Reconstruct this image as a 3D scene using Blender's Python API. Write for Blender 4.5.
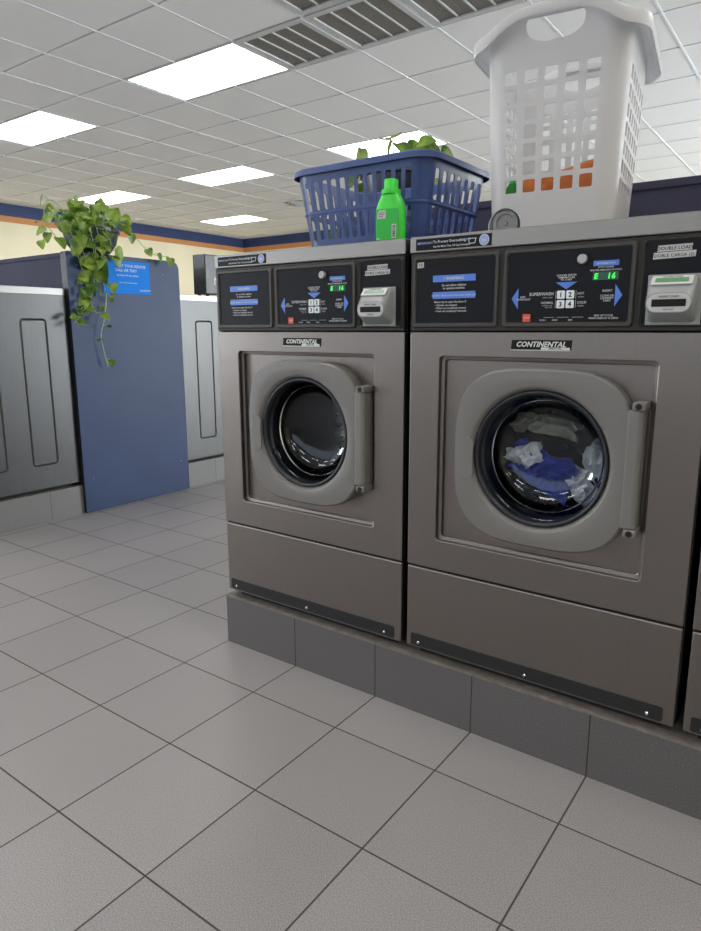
import bpy, bmesh, math, random
from mathutils import Vector, Matrix, Euler, noise
R = math.radians
for o in list(bpy.data.objects): bpy.data.objects.remove(o)
S = bpy.context.scene
C = S.collection

# ------------------------------------------------------------------ camera
CX, CY, CZ = 0.68628, -1.27615, 1.04872
YAW, PITCH, ROLL, FPX, PX, PY = -0.623318, -0.195885, -0.00102, 665.073, 357.0676, 461.6927
cd = bpy.data.cameras.new('camera'); cam = bpy.data.objects.new('camera', cd); C.objects.link(cam)
cd.sensor_fit = 'VERTICAL'; cd.sensor_height = 24.0
cd.lens = FPX / 931 * 24.0
cd.shift_x = (350.5 - PX) / 931; cd.shift_y = (PY - 465.5) / 931
cd.clip_start = 0.02
_f = Vector((math.sin(YAW)*math.cos(PITCH), math.cos(YAW)*math.cos(PITCH), math.sin(PITCH)))
_r = Vector((math.cos(YAW), -math.sin(YAW), 0)); _u = _r.cross(_f)
_r2 = _r*math.cos(ROLL)+_u*math.sin(ROLL); _u2 = -_r*math.sin(ROLL)+_u*math.cos(ROLL)
cam.matrix_world = Matrix(((_r2.x, _u2.x, -_f.x, CX), (_r2.y, _u2.y, -_f.y, CY), (_r2.z, _u2.z, -_f.z, CZ), (0, 0, 0, 1)))
S.camera = cam

# ------------------------------------------------------------------ world, exposure
S.view_settings.view_transform = 'Standard'; S.view_settings.look = 'None'
S.view_settings.gamma = 1; S.view_settings.use_curve_mapping = False
S.view_settings.exposure = 0.45
W = bpy.data.worlds.new('world'); S.world = W; W.use_nodes = True
W.node_tree.nodes['Background'].inputs[0].default_value = (0.75, 0.87, 1.0, 1)
W.node_tree.nodes['Background'].inputs[1].default_value = 0.7
LAMP = 7.0          # emission strength of the ceiling diffusers
# storefront daylight behind the camera, plus added fill lights at right and left
def area_light(name, loc, rot, sx, sz, e):
    l = bpy.data.lights.new(name, 'AREA'); l.shape = 'RECTANGLE'; l.size = sx; l.size_y = sz
    l.energy = e; l.color = (0.80, 0.90, 1.0)
    ob = bpy.data.objects.new(name, l); ob.location = loc; ob.rotation_euler = rot; C.objects.link(ob)
area_light('ceiling_fill_right', (5.5, 7.6, 1.5), (R(125), 0, R(90)), 3.0, 1.8, 620)  # added uplight, aimed up from the unseen right wall to brighten the ceiling
area_light('daylight_front', (-2.5, -6.0, 1.7), (R(110), 0, 0), 9.5, 1.3, 17)
area_light('ceiling_fill_left', (-9.9, -4.7, 1.4), (R(128), 0, R(-90)), 2.4, 1.5, 260)  # added fill from the left, tilted up at the ceiling, clear of the steel

# ------------------------------------------------------------------ materials
M = {}
def mat(name, col, rough=0.5, metal=0.0, **k):
    m = bpy.data.materials.new(name); m.use_nodes = True
    b = m.node_tree.nodes['Principled BSDF']
    b.inputs['Base Color'].default_value = (*col, 1); b.inputs['Roughness'].default_value = rough
    b.inputs['Metallic'].default_value = metal
    for kk, v in k.items():
        b.inputs[kk.replace('_', ' ')].default_value = v
    M[name] = m; return m
def nt(m): return m.node_tree.nodes, m.node_tree.links
def coord(m, kind='Object'):
    N, L = nt(m); t = N.new('ShaderNodeTexCoord'); return t.outputs[kind]
def add_noise(m, scale, amt, bump=0.0, stretch=(1, 1, 1), detail=3, kind='Object', rough_amt=0, dist=0.002):
    N, L = nt(m); b = N['Principled BSDF']
    mp = N.new('ShaderNodeMapping'); mp.inputs['Scale'].default_value = stretch
    L.new(coord(m, kind), mp.inputs[0])
    n = N.new('ShaderNodeTexNoise'); n.inputs['Scale'].default_value = scale; n.inputs['Detail'].default_value = detail
    L.new(mp.outputs[0], n.inputs['Vector'])
    if amt:
        c = b.inputs['Base Color'].default_value[:]
        mx = N.new('ShaderNodeMix'); mx.data_type = 'RGBA'
        lk = b.inputs['Base Color'].links
        mx.inputs[6].default_value = tuple(v*(1-amt) for v in c[:3])+(1,)
        mx.inputs[7].default_value = tuple(min(1, v*(1+amt)) for v in c[:3])+(1,)
        cr = N.new('ShaderNodeMapRange'); cr.inputs[1].default_value = 0.3; cr.inputs[2].default_value = 0.7
        L.new(n.outputs[0], cr.inputs[0]); L.new(cr.outputs[0], mx.inputs[0])
        L.new(mx.outputs[2], b.inputs['Base Color'])
    if rough_amt:
        r0 = b.inputs['Roughness'].default_value
        mr = N.new('ShaderNodeMapRange'); mr.inputs[3].default_value = r0-rough_amt; mr.inputs[4].default_value = r0+rough_amt
        L.new(n.outputs[0], mr.inputs[0]); L.new(mr.outputs[0], b.inputs['Roughness'])
    if bump:
        bp = N.new('ShaderNodeBump'); bp.inputs['Strength'].default_value = bump; bp.inputs['Distance'].default_value = dist
        L.new(n.outputs[0], bp.inputs['Height']); L.new(bp.outputs[0], b.inputs['Normal'])
    return m

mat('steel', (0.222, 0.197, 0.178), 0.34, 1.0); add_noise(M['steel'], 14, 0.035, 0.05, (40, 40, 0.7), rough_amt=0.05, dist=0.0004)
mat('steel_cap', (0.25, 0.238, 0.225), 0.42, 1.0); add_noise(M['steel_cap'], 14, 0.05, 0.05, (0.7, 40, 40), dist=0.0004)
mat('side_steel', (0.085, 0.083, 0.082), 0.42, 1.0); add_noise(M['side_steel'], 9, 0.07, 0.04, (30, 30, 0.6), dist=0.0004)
mat('door_grey', (0.155, 0.145, 0.134), 0.42); add_noise(M['door_grey'], 400, 0.03)
mat('black_housing', (0.022, 0.020, 0.018), 0.5, 0, Specular_IOR_Level=0.3); add_noise(M['black_housing'], 300, 0.1)
mat('frame_black', (0.045, 0.040, 0.035), 0.42, 0, Specular_IOR_Level=0.35); add_noise(M['frame_black'], 300, 0.1)
mat('panel_black', (0.010, 0.010, 0.013), 0.45, 0, Specular_IOR_Level=0.12); add_noise(M['panel_black'], 200, 0.1)
mat('dark_strip', (0.018, 0.018, 0.019), 0.45, 0, Specular_IOR_Level=0.3); add_noise(M['dark_strip'], 300, 0.1)
mat('gap_black', (0.004, 0.004, 0.004), 0.8)
mat('gasket', (0.010, 0.012, 0.016), 0.38)
mat('drum_steel', (0.014, 0.014, 0.016), 0.35, 1.0)
mat('chrome', (0.75, 0.75, 0.74), 0.18, 1.0)
mat('screw_steel', (0.5, 0.48, 0.45), 0.3, 1.0)
mat('white_ink', (0.55, 0.55, 0.55), 0.5)
mat('grey_ink', (0.30, 0.30, 0.31), 0.5)
mat('blue_ink', (0.07, 0.19, 0.62), 0.4)
mat('pale_blue_ink', (0.25, 0.33, 0.60), 0.4)
mat('black_ink', (0.012, 0.012, 0.012), 0.6, 0, Specular_IOR_Level=0.15)
mat('badge_letter', (0.62, 0.61, 0.58), 0.4, 0.2)
mat('white_label', (0.48, 0.475, 0.465), 0.5)
mat('button_white', (0.68, 0.72, 0.72), 0.4)
mat('red_button', (0.62, 0.07, 0.03), 0.4)
mat('display_glass', (0.005, 0.06, 0.035), 0.25)
mat('led_green', (0.02, 0.4, 0.03), 0.4, 0, Emission_Color=(0.03, 0.9, 0.06, 1), Emission_Strength=0.75)
mat('reader_grey', (0.25, 0.257, 0.25), 0.45); add_noise(M['reader_grey'], 350, 0.08)
mat('lcd_green', (0.10, 0.22, 0.10), 0.3)
mat('badge_silver', (0.36, 0.35, 0.33), 0.4, 0.3)
mat('navy_panel', (0.026, 0.044, 0.105), 0.5, 0, Specular_IOR_Level=0.3); add_noise(M['navy_panel'], 3.0, 0.10, rough_amt=0.06)
mat('slate_panel', (0.050, 0.050, 0.080), 0.7, 0, Specular_IOR_Level=0.1); add_noise(M['slate_panel'], 3.0, 0.08)
mat('panel_edge', (0.010, 0.011, 0.016), 0.5)
mat('sign_blue', (0.002, 0.17, 0.62), 0.6, 0, Specular_IOR_Level=0.15)
mat('cream_wall', (0.86, 0.79, 0.58), 0.8); add_noise(M['cream_wall'], 2.0, 0.03)
mat('grey_wall', (0.34, 0.32, 0.315), 0.8); add_noise(M['grey_wall'], 2.0, 0.05)
mat('navy_band', (0.030, 0.055, 0.16), 0.6); add_noise(M['navy_band'], 3.0, 0.05)
mat('orange_band', (0.62, 0.27, 0.09), 0.6); add_noise(M['orange_band'], 3.0, 0.05)
mat('runner_white', (0.84, 0.87, 0.92), 0.22)
mat('joint_shade_grey', (0.10, 0.095, 0.09), 0.6)  # dark tone puts the shade of the ceiling joints into the colour
mat('vent_frame', (0.55, 0.55, 0.55), 0.45)
mat('vent_mesh', (0.14, 0.125, 0.10), 0.6)
N, L = nt(M['vent_mesh']); v = N.new('ShaderNodeTexVoronoi'); v.inputs['Scale'].default_value = 260
L.new(coord(M['vent_mesh']), v.inputs['Vector'])
mr = N.new('ShaderNodeMapRange'); mr.inputs[1].default_value = 0.15; mr.inputs[2].default_value = 0.6; L.new(v.outputs[0], mr.inputs[0])
mx = N.new('ShaderNodeMix'); mx.data_type = 'RGBA'; mx.inputs[6].default_value = (.07, .065, .057, 1); mx.inputs[7].default_value = (.235, .218, .195, 1)
L.new(mr.outputs[0], mx.inputs[0]); L.new(mx.outputs[2], N['Principled BSDF'].inputs['Base Color'])
mat('blue_plastic', (0.028, 0.058, 0.19), 0.36, 0, Subsurface_Weight=0.0); add_noise(M['blue_plastic'], 60, 0.06, 0.06)
mat('green_plastic', (0.035, 0.62, 0.035), 0.3)
mat('green_label', (0.01, 0.40, 0.03), 0.4)
mat('orange_plastic', (0.62, 0.15, 0.01), 0.4); add_noise(M['orange_plastic'], 25, 0.25)
mat('dark_green', (0.01, 0.28, 0.03), 0.4)
mat('wheel_grey', (0.22, 0.22, 0.215), 0.45); add_noise(M['wheel_grey'], 80, 0.08)
mat('pot_black', (0.025, 0.03, 0.045), 0.35)
mat('soil', (0.03, 0.02, 0.012), 0.9); add_noise(M['soil'], 60, 0.4, 0.6)
mat('stem', (0.30, 0.42, 0.10), 0.5)
mat('blue_cloth', (0.02, 0.05, 0.36), 0.8); add_noise(M['blue_cloth'], 400, 0.15, 0.4)
mat('white_cloth', (0.66, 0.67, 0.68), 0.8); add_noise(M['white_cloth'], 400, 0.08, 0.4)
mat('beige_cloth', (0.55, 0.53, 0.42), 0.8); add_noise(M['beige_cloth'], 400, 0.08, 0.4)
mat('black_cloth', (0.015, 0.015, 0.018), 0.8); add_noise(M['black_cloth'], 400, 0.2, 0.4)
mat('box_black', (0.03, 0.03, 0.033), 0.4); add_noise(M['box_black'], 40, 0.3)
# emitting diffuser of the ceiling lamps
m = mat('diffuser', (0.9, 0.9, 0.9), 0.6, 0, Emission_Color=(1.0, 0.985, 0.955, 1), Emission_Strength=LAMP)
# leaves: translucent two-tone green
m = mat('leaf', (0.16, 0.30, 0.035), 0.38); N, L = nt(m); b = N['Principled BSDF']
n = N.new('ShaderNodeTexNoise'); n.inputs['Scale'].default_value = 16; L.new(coord(m), n.inputs['Vector'])
cr = N.new('ShaderNodeValToRGB'); cr.color_ramp.elements[0].position = 0.35; cr.color_ramp.elements[0].color = (0.04, 0.12, 0.015, 1)
cr.color_ramp.elements[1].position = 0.68; cr.color_ramp.elements[1].color = (0.30, 0.41, 0.055, 1)
L.new(n.outputs[0], cr.inputs[0]); L.new(cr.outputs[0], b.inputs['Base Color'])
tr = N.new('ShaderNodeBsdfTranslucent'); L.new(cr.outputs[0], tr.inputs[0])
ms = N.new('ShaderNodeMixShader'); ms.inputs[0].default_value = 0.35
L.new(b.outputs[0], ms.inputs[1]); L.new(tr.outputs[0], ms.inputs[2]); L.new(ms.outputs[0], N['Material Output'].inputs[0])
# translucent white plastic of the hamper
m = mat('white_plastic', (0.60, 0.585, 0.575), 0.3); N, L = nt(m); b = N['Principled BSDF']
tr = N.new('ShaderNodeBsdfTranslucent'); tr.inputs[0].default_value = (0.90, 0.92, 0.95, 1)
ms = N.new('ShaderNodeMixShader'); ms.inputs[0].default_value = 0.36
L.new(b.outputs[0], ms.inputs[1]); L.new(tr.outputs[0], ms.inputs[2]); L.new(ms.outputs[0], N['Material Output'].inputs[0])
# thin door glass
m = bpy.data.materials.new('door_glass'); m.use_nodes = True; N, L = nt(m); N.remove(N['Principled BSDF'])
tp = N.new('ShaderNodeBsdfTransparent'); tp.inputs[0].default_value = (0.80, 0.83, 0.86, 1)
gl = N.new('ShaderNodeBsdfGlossy'); gl.inputs['Roughness'].default_value = 0.02; gl.inputs[0].default_value = (0.9, 0.95, 1, 1)
lw = N.new('ShaderNodeLayerWeight'); lw.inputs[0].default_value = 0.5
pw = N.new('ShaderNodeMath'); pw.operation = 'POWER'; pw.inputs[1].default_value = 4.5; L.new(lw.outputs['Facing'], pw.inputs[0])
fr = N.new('ShaderNodeMath'); fr.operation = 'MULTIPLY_ADD'; fr.inputs[1].default_value = 0.8; fr.inputs[2].default_value = 0.045; L.new(pw.outputs[0], fr.inputs[0])
ms = N.new('ShaderNodeMixShader'); L.new(fr.outputs[0], ms.inputs[0]); L.new(tp.outputs[0], ms.inputs[1]); L.new(gl.outputs[0], ms.inputs[2])
L.new(ms.outputs[0], N['Material Output'].inputs[0]); M['door_glass'] = m

# tiled materials in world metres (objects that use them sit at the world origin)
T = 0.3048
def tile_mat(name, base, grout, axes, T1, w, off=(0, 0), rough=0.4, speck=0.25, grout_rough=0.8, var=0.04):
    m = mat(name, base, rough); N, L = nt(m); b = N['Principled BSDF']
    sep = N.new('ShaderNodeSeparateXYZ'); L.new(coord(m), sep.inputs[0])
    def line(ax, o):
        a = N.new('ShaderNodeMath'); a.operation = 'ADD'; a.inputs[1].default_value = o+T1*400+T1/2
        L.new(sep.outputs[ax], a.inputs[0])
        d = N.new('ShaderNodeMath'); d.operation = 'DIVIDE'; d.inputs[1].default_value = T1; L.new(a.outputs[0], d.inputs[0])
        f = N.new('ShaderNodeMath'); f.operation = 'FRACT'; L.new(d.outputs[0], f.inputs[0])
        fl = N.new('ShaderNodeMath'); fl.operation = 'FLOOR'
        dd = N.new('ShaderNodeMath'); dd.operation = 'ADD'; dd.inputs[1].default_value = .5; L.new(d.outputs[0], dd.inputs[0]); L.new(dd.outputs[0], fl.inputs[0])
        s = N.new('ShaderNodeMath'); s.operation = 'SUBTRACT'; s.inputs[1].default_value = 0.5; L.new(f.outputs[0], s.inputs[0])
        ab = N.new('ShaderNodeMath'); ab.operation = 'ABSOLUTE'; L.new(s.outputs[0], ab.inputs[0])
        mr = N.new('ShaderNodeMapRange'); mr.inputs[1].default_value = w/T1*0.35; mr.inputs[2].default_value = w/T1*0.5; mr.inputs[3].default_value = 1; mr.inputs[4].default_value = 0
        L.new(ab.outputs[0], mr.inputs[0]); return mr.outputs[0], fl.outputs[0]
    outs = [line(ax, o) for ax, o in zip(axes, off)]
    g = outs[0][0]
    if len(outs) > 1:
        mx = N.new('ShaderNodeMath'); mx.operation = 'MAXIMUM'; L.new(outs[0][0], mx.inputs[0]); L.new(outs[1][0], mx.inputs[1]); g = mx.outputs[0]
    # fine speckle
    n = N.new('ShaderNodeTexNoise'); n.inputs['Scale'].default_value = 420; n.inputs['Detail'].default_value = 1; L.new(coord(m), n.inputs['Vector'])
    r = N.new('ShaderNodeMapRange'); r.inputs[1].default_value = 0.33; r.inputs[2].default_value = 0.67; r.inputs[3].default_value = 1-speck; r.inputs[4].default_value = 1+speck
    L.new(n.outputs[0], r.inputs[0])
    # large-scale wear
    n2 = N.new('ShaderNodeTexNoise'); n2.inputs['Scale'].default_value = 2.2; L.new(coord(m), n2.inputs['Vector'])
    r2 = N.new('ShaderNodeMapRange'); r2.inputs[1].default_value = 0.3; r2.inputs[2].default_value = 0.7; r2.inputs[3].default_value = 1-var; r2.inputs[4].default_value = 1+var
    L.new(n2.outputs[0], r2.inputs[0])
    mm = N.new('ShaderNodeMath'); mm.operation = 'MULTIPLY'; L.new(r.outputs[0], mm.inputs[0]); L.new(r2.outputs[0], mm.inputs[1])
    wn = N.new('ShaderNodeTexWhiteNoise'); wn.noise_dimensions = '2D'
    cb = N.new('ShaderNodeCombineXYZ'); L.new(outs[0][1], cb.inputs[0])
    if len(outs) > 1: L.new(outs[1][1], cb.inputs[1])
    L.new(cb.outputs[0], wn.inputs['Vector'])
    r3 = N.new('ShaderNodeMapRange'); r3.inputs[3].default_value = 1-var; r3.inputs[4].default_value = 1+var; L.new(wn.outputs[0], r3.inputs[0])
    m3 = N.new('ShaderNodeMath'); m3.operation = 'MULTIPLY'; L.new(mm.outputs[0], m3.inputs[0]); L.new(r3.outputs[0], m3.inputs[1])
    vm = N.new('ShaderNodeVectorMath'); vm.operation = 'SCALE'; vm.inputs[0].default_value = base; L.new(m3.outputs[0], vm.inputs['Scale'])
    mc = N.new('ShaderNodeMix'); mc.data_type = 'RGBA'; L.new(g, mc.inputs[0]); L.new(vm.outputs[0], mc.inputs[6]); mc.inputs[7].default_value = (*grout, 1)
    L.new(mc.outputs[2], b.inputs['Base Color'])
    rr = N.new('ShaderNodeMapRange'); rr.inputs[3].default_value = rough; rr.inputs[4].default_value = grout_rough; L.new(g, rr.inputs[0]); L.new(rr.outputs[0], b.inputs['Roughness'])
    inv = N.new('ShaderNodeMath'); inv.operation = 'MULTIPLY_ADD'; inv.inputs[1].default_value = -1; inv.inputs[2].default_value = 1; L.new(g, inv.inputs[0])
    ad = N.new('ShaderNodeMath'); ad.operation = 'MULTIPLY_ADD'; ad.inputs[1].default_value = 0.12; L.new(n.outputs[0], ad.inputs[0]); L.new(inv.outputs[0], ad.inputs[2])
    bp = N.new('ShaderNodeBump'); bp.inputs['Strength'].default_value = 0.5; bp.inputs['Distance'].default_value = 0.0015
    L.new(ad.outputs[0], bp.inputs['Height']); L.new(bp.outputs[0], b.inputs['Normal'])
    return m
tile_mat('floor_tile', (0.250, 0.232, 0.231), (0.045, 0.038, 0.030), (0, 1), T, 0.0046, rough=0.40, speck=0.30)
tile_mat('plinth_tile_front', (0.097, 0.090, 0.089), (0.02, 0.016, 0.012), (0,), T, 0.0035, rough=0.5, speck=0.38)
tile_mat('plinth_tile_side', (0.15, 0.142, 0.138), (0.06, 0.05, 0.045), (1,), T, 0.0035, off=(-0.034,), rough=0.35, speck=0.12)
mat('plinth_trim', (0.16, 0.14, 0.122), 0.6); add_noise(M['plinth_trim'], 40, 0.25)
m = mat('ceiling_tile', (0.86, 0.85, 0.84), 0.9); add_noise(m, 160, 0.05, 0.5, dist=0.002)

# ------------------------------------------------------------------ helpers
class MB:
    def __init__(s): s.bm = bmesh.new()
    def box(s, x0, x1, y0, y1, z0, z1, rot=None, c=None):
        vs = [s.bm.verts.new(v) for v in ((x0, y0, z0), (x1, y0, z0), (x1, y1, z0), (x0, y1, z0), (x0, y0, z1), (x1, y0, z1), (x1, y1, z1), (x0, y1, z1))]
        for f in ((0, 3, 2, 1), (4, 5, 6, 7), (0, 1, 5, 4), (1, 2, 6, 5), (2, 3, 7, 6), (3, 0, 4, 7)): s.bm.faces.new([vs[i] for i in f])
        if rot is not None: bmesh.ops.rotate(s.bm, verts=vs, cent=c or ((x0+x1)/2, (y0+y1)/2, (z0+z1)/2), matrix=rot)
        return vs
    def loops(s, LL, close=True, cap0=False, cap1=False):
        rings = [[s.bm.verts.new(p) for p in l] for l in LL]; n = len(rings[0])
        for a, b in zip(rings, rings[1:]):
            for i in range(n if close else n-1):
                j = (i+1) % n
                s.bm.faces.new((a[i], a[j], b[j], b[i]))
        if cap0: s.bm.faces.new(rings[0][::-1])
        if cap1: s.bm.faces.new(rings[-1])
        return rings
    def prism(s, pts, y0, y1):          # pts in x,z ; extruded along y
        return s.loops([[(x, y0, z) for x, z in pts], [(x, y1, z) for x, z in pts]], cap0=True, cap1=True)
    def cyl(s, c, r, y0, y1, n=24, axis='y'):
        p = [(math.cos(2*math.pi*i/n)*r, math.sin(2*math.pi*i/n)*r) for i in range(n)]
        if axis == 'y': LL = [[(c[0]+a, y, c[1]+b) for a, b in p] for y in (y0, y1)]
        elif axis == 'z': LL = [[(c[0]+a, c[1]+b, y) for a, b in p] for y in (y0, y1)]
        else: LL = [[(y, c[0]+a, c[1]+b) for a, b in p] for y in (y0, y1)]
        s.loops(LL, cap0=True, cap1=True)
    def lathe(s, c, prof, n=64, cap0=False, cap1=False, axis='y'):   # prof: (r, h)
        LL = []
        for r, h in prof:
            l = []
            for i in range(n):
                a = 2*math.pi*i/n
                if axis == 'y': l.append((c[0]+math.cos(a)*r, h, c[1]+math.sin(a)*r))
                else: l.append((c[0]+math.cos(a)*r, c[1]+math.sin(a)*r, h))
            LL.append(l)
        s.loops(LL, cap0=cap0, cap1=cap1)
    def tube(s, pts, r, n=6):
        pts = [Vector(p) for p in pts]; LL = []
        for i, p in enumerate(pts):
            d = (pts[min(i+1, len(pts)-1)]-pts[max(i-1, 0)]).normalized()
            a = d.orthogonal().normalized() if i == 0 else (a-d*a.dot(d)).normalized()
            b = d.cross(a); rr = r[i] if isinstance(r, (list, tuple)) else r
            LL.append([p+a*math.cos(2*math.pi*k/n)*rr+b*math.sin(2*math.pi*k/n)*rr for k in range(n)])
        s.loops(LL, cap0=True, cap1=True)
    def build(s, name, m, parent=None, off=(0, 0, 0), bevel=0, smooth=False, seg=2, auto=True):
        bmesh.ops.recalc_face_normals(s.bm, faces=s.bm.faces[:])
        if any(off): bmesh.ops.translate(s.bm, verts=s.bm.verts[:], vec=off)
        me = bpy.data.meshes.new(name); s.bm.to_mesh(me); s.bm.free()
        o = bpy.data.objects.new(name, me); C.objects.link(o)
        if m: me.materials.append(m if not isinstance(m, str) else M[m])
        if parent: o.parent = parent
        if bevel:
            b = o.modifiers.new('bevel', 'BEVEL'); b.width = bevel; b.segments = seg; b.limit_method = 'ANGLE'; b.angle_limit = R(35); b.harden_normals = False
        if smooth:
            for p in me.polygons: p.use_smooth = True
            if auto: me.set_sharp_from_angle(angle=R(38))
        return o
def rrect(x0, x1, z0, z1, r, n=5):
    pts = []
    for cx, cz, a0 in ((x1-r, z0+r, -90), (x1-r, z1-r, 0), (x0+r, z1-r, 90), (x0+r, z0+r, 180)):
        for i in range(n+1):
            a = R(a0+90*i/n); pts.append((cx+math.cos(a)*r, cz+math.sin(a)*r))
    return pts
def apply_mods(o):
    dg = bpy.context.evaluated_depsgraph_get(); dg.update()
    me = bpy.data.meshes.new_from_object(o.evaluated_get(dg))
    o.modifiers.clear(); o.data = me; return o
def cut(o, cutter_mb, solver='EXACT'):
    c = cutter_mb.build('cutter', None, o.parent)
    md = o.modifiers.new('cut', 'BOOLEAN'); md.operation = 'DIFFERENCE'; md.object = c; md.solver = solver
    apply_mods(o); bpy.data.objects.remove(c); return o
def tag(o, label=None, cat=None, group=None, kind=None):
    if label: o['label'] = label
    if cat: o['category'] = cat
    if group: o['group'] = group
    if kind: o['kind'] = kind
    return o
def empty(name, loc, rz=0):
    o = bpy.data.objects.new(name, None); o.location = loc; o.rotation_euler = (0, 0, rz); C.objects.link(o); o.empty_display_size = .1; return o
def struct(o): o['kind'] = 'structure'; return o
# lettering: a list of (text, x, z, height, align, shear) laid on the xz plane, read from -y
def lettering(name, items, y, m, parent, off=(0, 0, 0), plane='y', bold=0.0):
    me_all = bmesh.new()
    for t, x, z, h, al, sh in items:
        cu = bpy.data.curves.new('text', 'FONT'); cu.body = t; cu.size = h*1.38; cu.align_x = al; cu.shear = sh; cu.extrude = 0.00015; cu.offset = h*0.012+bold
        cu.resolution_u = 2; cu.space_character = 1.02
        ob = bpy.data.objects.new('text', cu); C.objects.link(ob)
        ob.rotation_euler = (R(90), 0, 0) if plane == 'y' else (R(90), 0, R(90))
        ob.location = (x, y, z) if plane == 'y' else (y, x, z)
        dg = bpy.context.evaluated_depsgraph_get(); dg.update()
        me = bpy.data.meshes.new_from_object(ob.evaluated_get(dg)); me.transform(ob.matrix_world)
        me_all.from_mesh(me); bpy.data.objects.remove(ob); bpy.data.meshes.remove(me)
    if any(off): bmesh.ops.translate(me_all, verts=me_all.verts[:], vec=off)
    me = bpy.data.meshes.new(name); me_all.to_mesh(me); me_all.free(); me.materials.append(M[m])
    o = bpy.data.objects.new(name, me); C.objects.link(o)
    if parent: o.parent = parent
    return o
def dup(root, loc, rz=0, keep=None):
    r = root.copy(); C.objects.link(r); r.location = loc; r.rotation_euler = (0, 0, rz)
    def rec(src, dst, top):
        for ch in list(src.children):
            if top and keep and ch.name.split('.')[0] not in keep: continue
            c = ch.copy(); C.objects.link(c); c.parent = dst; rec(ch, c, False)
    rec(root, r, True); return r

# ------------------------------------------------------------------ room shell
H = 2.95
XL, XR, YF, YB = -9.98, 5.6, -6.1, 9.39
b = MB(); b.box(XL-.1, XR+.1, YF-.1, YB+.1, -.1, 0); struct(b.build('floor', 'floor_tile'))
def wall(name, x0, x1, y0, y1, z0, z1, m): b = MB(); b.box(x0, x1, y0, y1, z0, z1); return struct(b.build(name, m))
wall('wall_back', XL, XR, YB, YB+.12, 0, H, 'cream_wall')
# left, right and front walls; side openings are added for the fill lights
for nm, fixed, lo, hi, w0, w1, ax in (('wall_left', XL, YF, YB, -5.9, -3.5, 'l'), ('wall_right', XR, YF, YB, 6.1, 9.1, 'x'), ('wall_front', YF, XL, XR, -7.4, 2.4, 'y')):
    b = MB()
    f0, f1 = (fixed, fixed+.12) if ax == 'x' else (fixed-.12, fixed)
    for a0, a1, z0, z1 in ((lo, w0, 0, H), (w1, hi, 0, H), (w0, w1, 0, .95 if ax == 'y' else .55), (w0, w1, 2.5, H)):
        if ax in 'xl': b.box(f0, f1, a0, a1, z0, z1)
        else: b.box(a0, a1, f0, f1, z0, z1)
    struct(b.build(nm, 'grey_wall' if nm == 'wall_front' else 'cream_wall'))
# painted bands: navy next to the ceiling and a thin orange one under it
b = MB(); b.box(XL, XL+.006, YF, YB, H-.18, H); b.box(XL, XR, YB-.006, YB, H-.18, H); struct(b.build('trim_1', 'navy_band'))
b = MB(); b.box(XL, XL+.008, YF, YB, H-.27, H-.18); b.box(XL, XR, YB-.008, YB, H-.27, H-.18); struct(b.build('trim_2', 'orange_band'))

# ceiling: tile strips along x with recessed joints between them, their shade painted dark grey, white main runners along y
GX0, GXS = -0.44, -0.6066
GY0, GYS = 1.616, 0.622
gx = lambda k: GX0+GXS*k
gy = lambda j: GY0+GYS*(j)
lights = []
for j in (-11, -7, -3, 1, 5, 9):
    for k in (-8, -4, 0, 4, 8, 12):
        if (j == 1 and k == 0) or (j == 9 and k != 12) or (j == 5 and k < 4): continue
        lights.append((k, j))
openings = {(k+d, j) for k, j in lights for d in (0, 1)}
vents = [(3, 1), (2, 1), (1, 1), (2, 0)]
openings |= set(vents)
b = MB()
for j in range(-13, 13):
    y0, y1 = gy(j)+.009, gy(j+1)-.009
    y1 = min(y1, YB)
    if y0 >= YB: continue
    run = None
    for k in range(-11, 17):
        if (k, j) in openings: continue
        xa, xb = gx(k+1), gx(k)
        b.box(max(xa, XL-.05), min(xb, XR+.05), y0, y1, H, H+.015)
struct(b.build('ceiling', 'ceiling_tile'))
b = MB(); b.box(XL-.1, XR+.1, YF-.1, YB+.1, H+.13, H+.16); struct(b.build('ceiling_2', 'joint_shade_grey'))
b = MB()
for k in range(-10, 17):
    x = gx(k)
    if x-.012 < XL or x+.012 > XR: continue
    # main runners stop at lamp diffusers
    segs = []; y = YF
    for j in range(-13, 13):
        if (k, j) in openings and (k-1, j) in openings and any((k-1 == kk and j == jj) for kk, jj in lights):
            segs.append((y, gy(j)+.01)); y = gy(j+1)-.01
    segs.append((y, YB))
    for a, c in segs:
        if c > a: b.box(x-.008, x+.008, a, c, H-.003, H+.012)
struct(b.build('trim_3', 'runner_white'))
b = MB()
for j in range(-12, 13):
    y = gy(j)
    if y < YB: b.box(XL, XR, y-.015, y+.015, H+.010, H+.02)
struct(b.build('trim_4', 'joint_shade_grey'))

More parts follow.
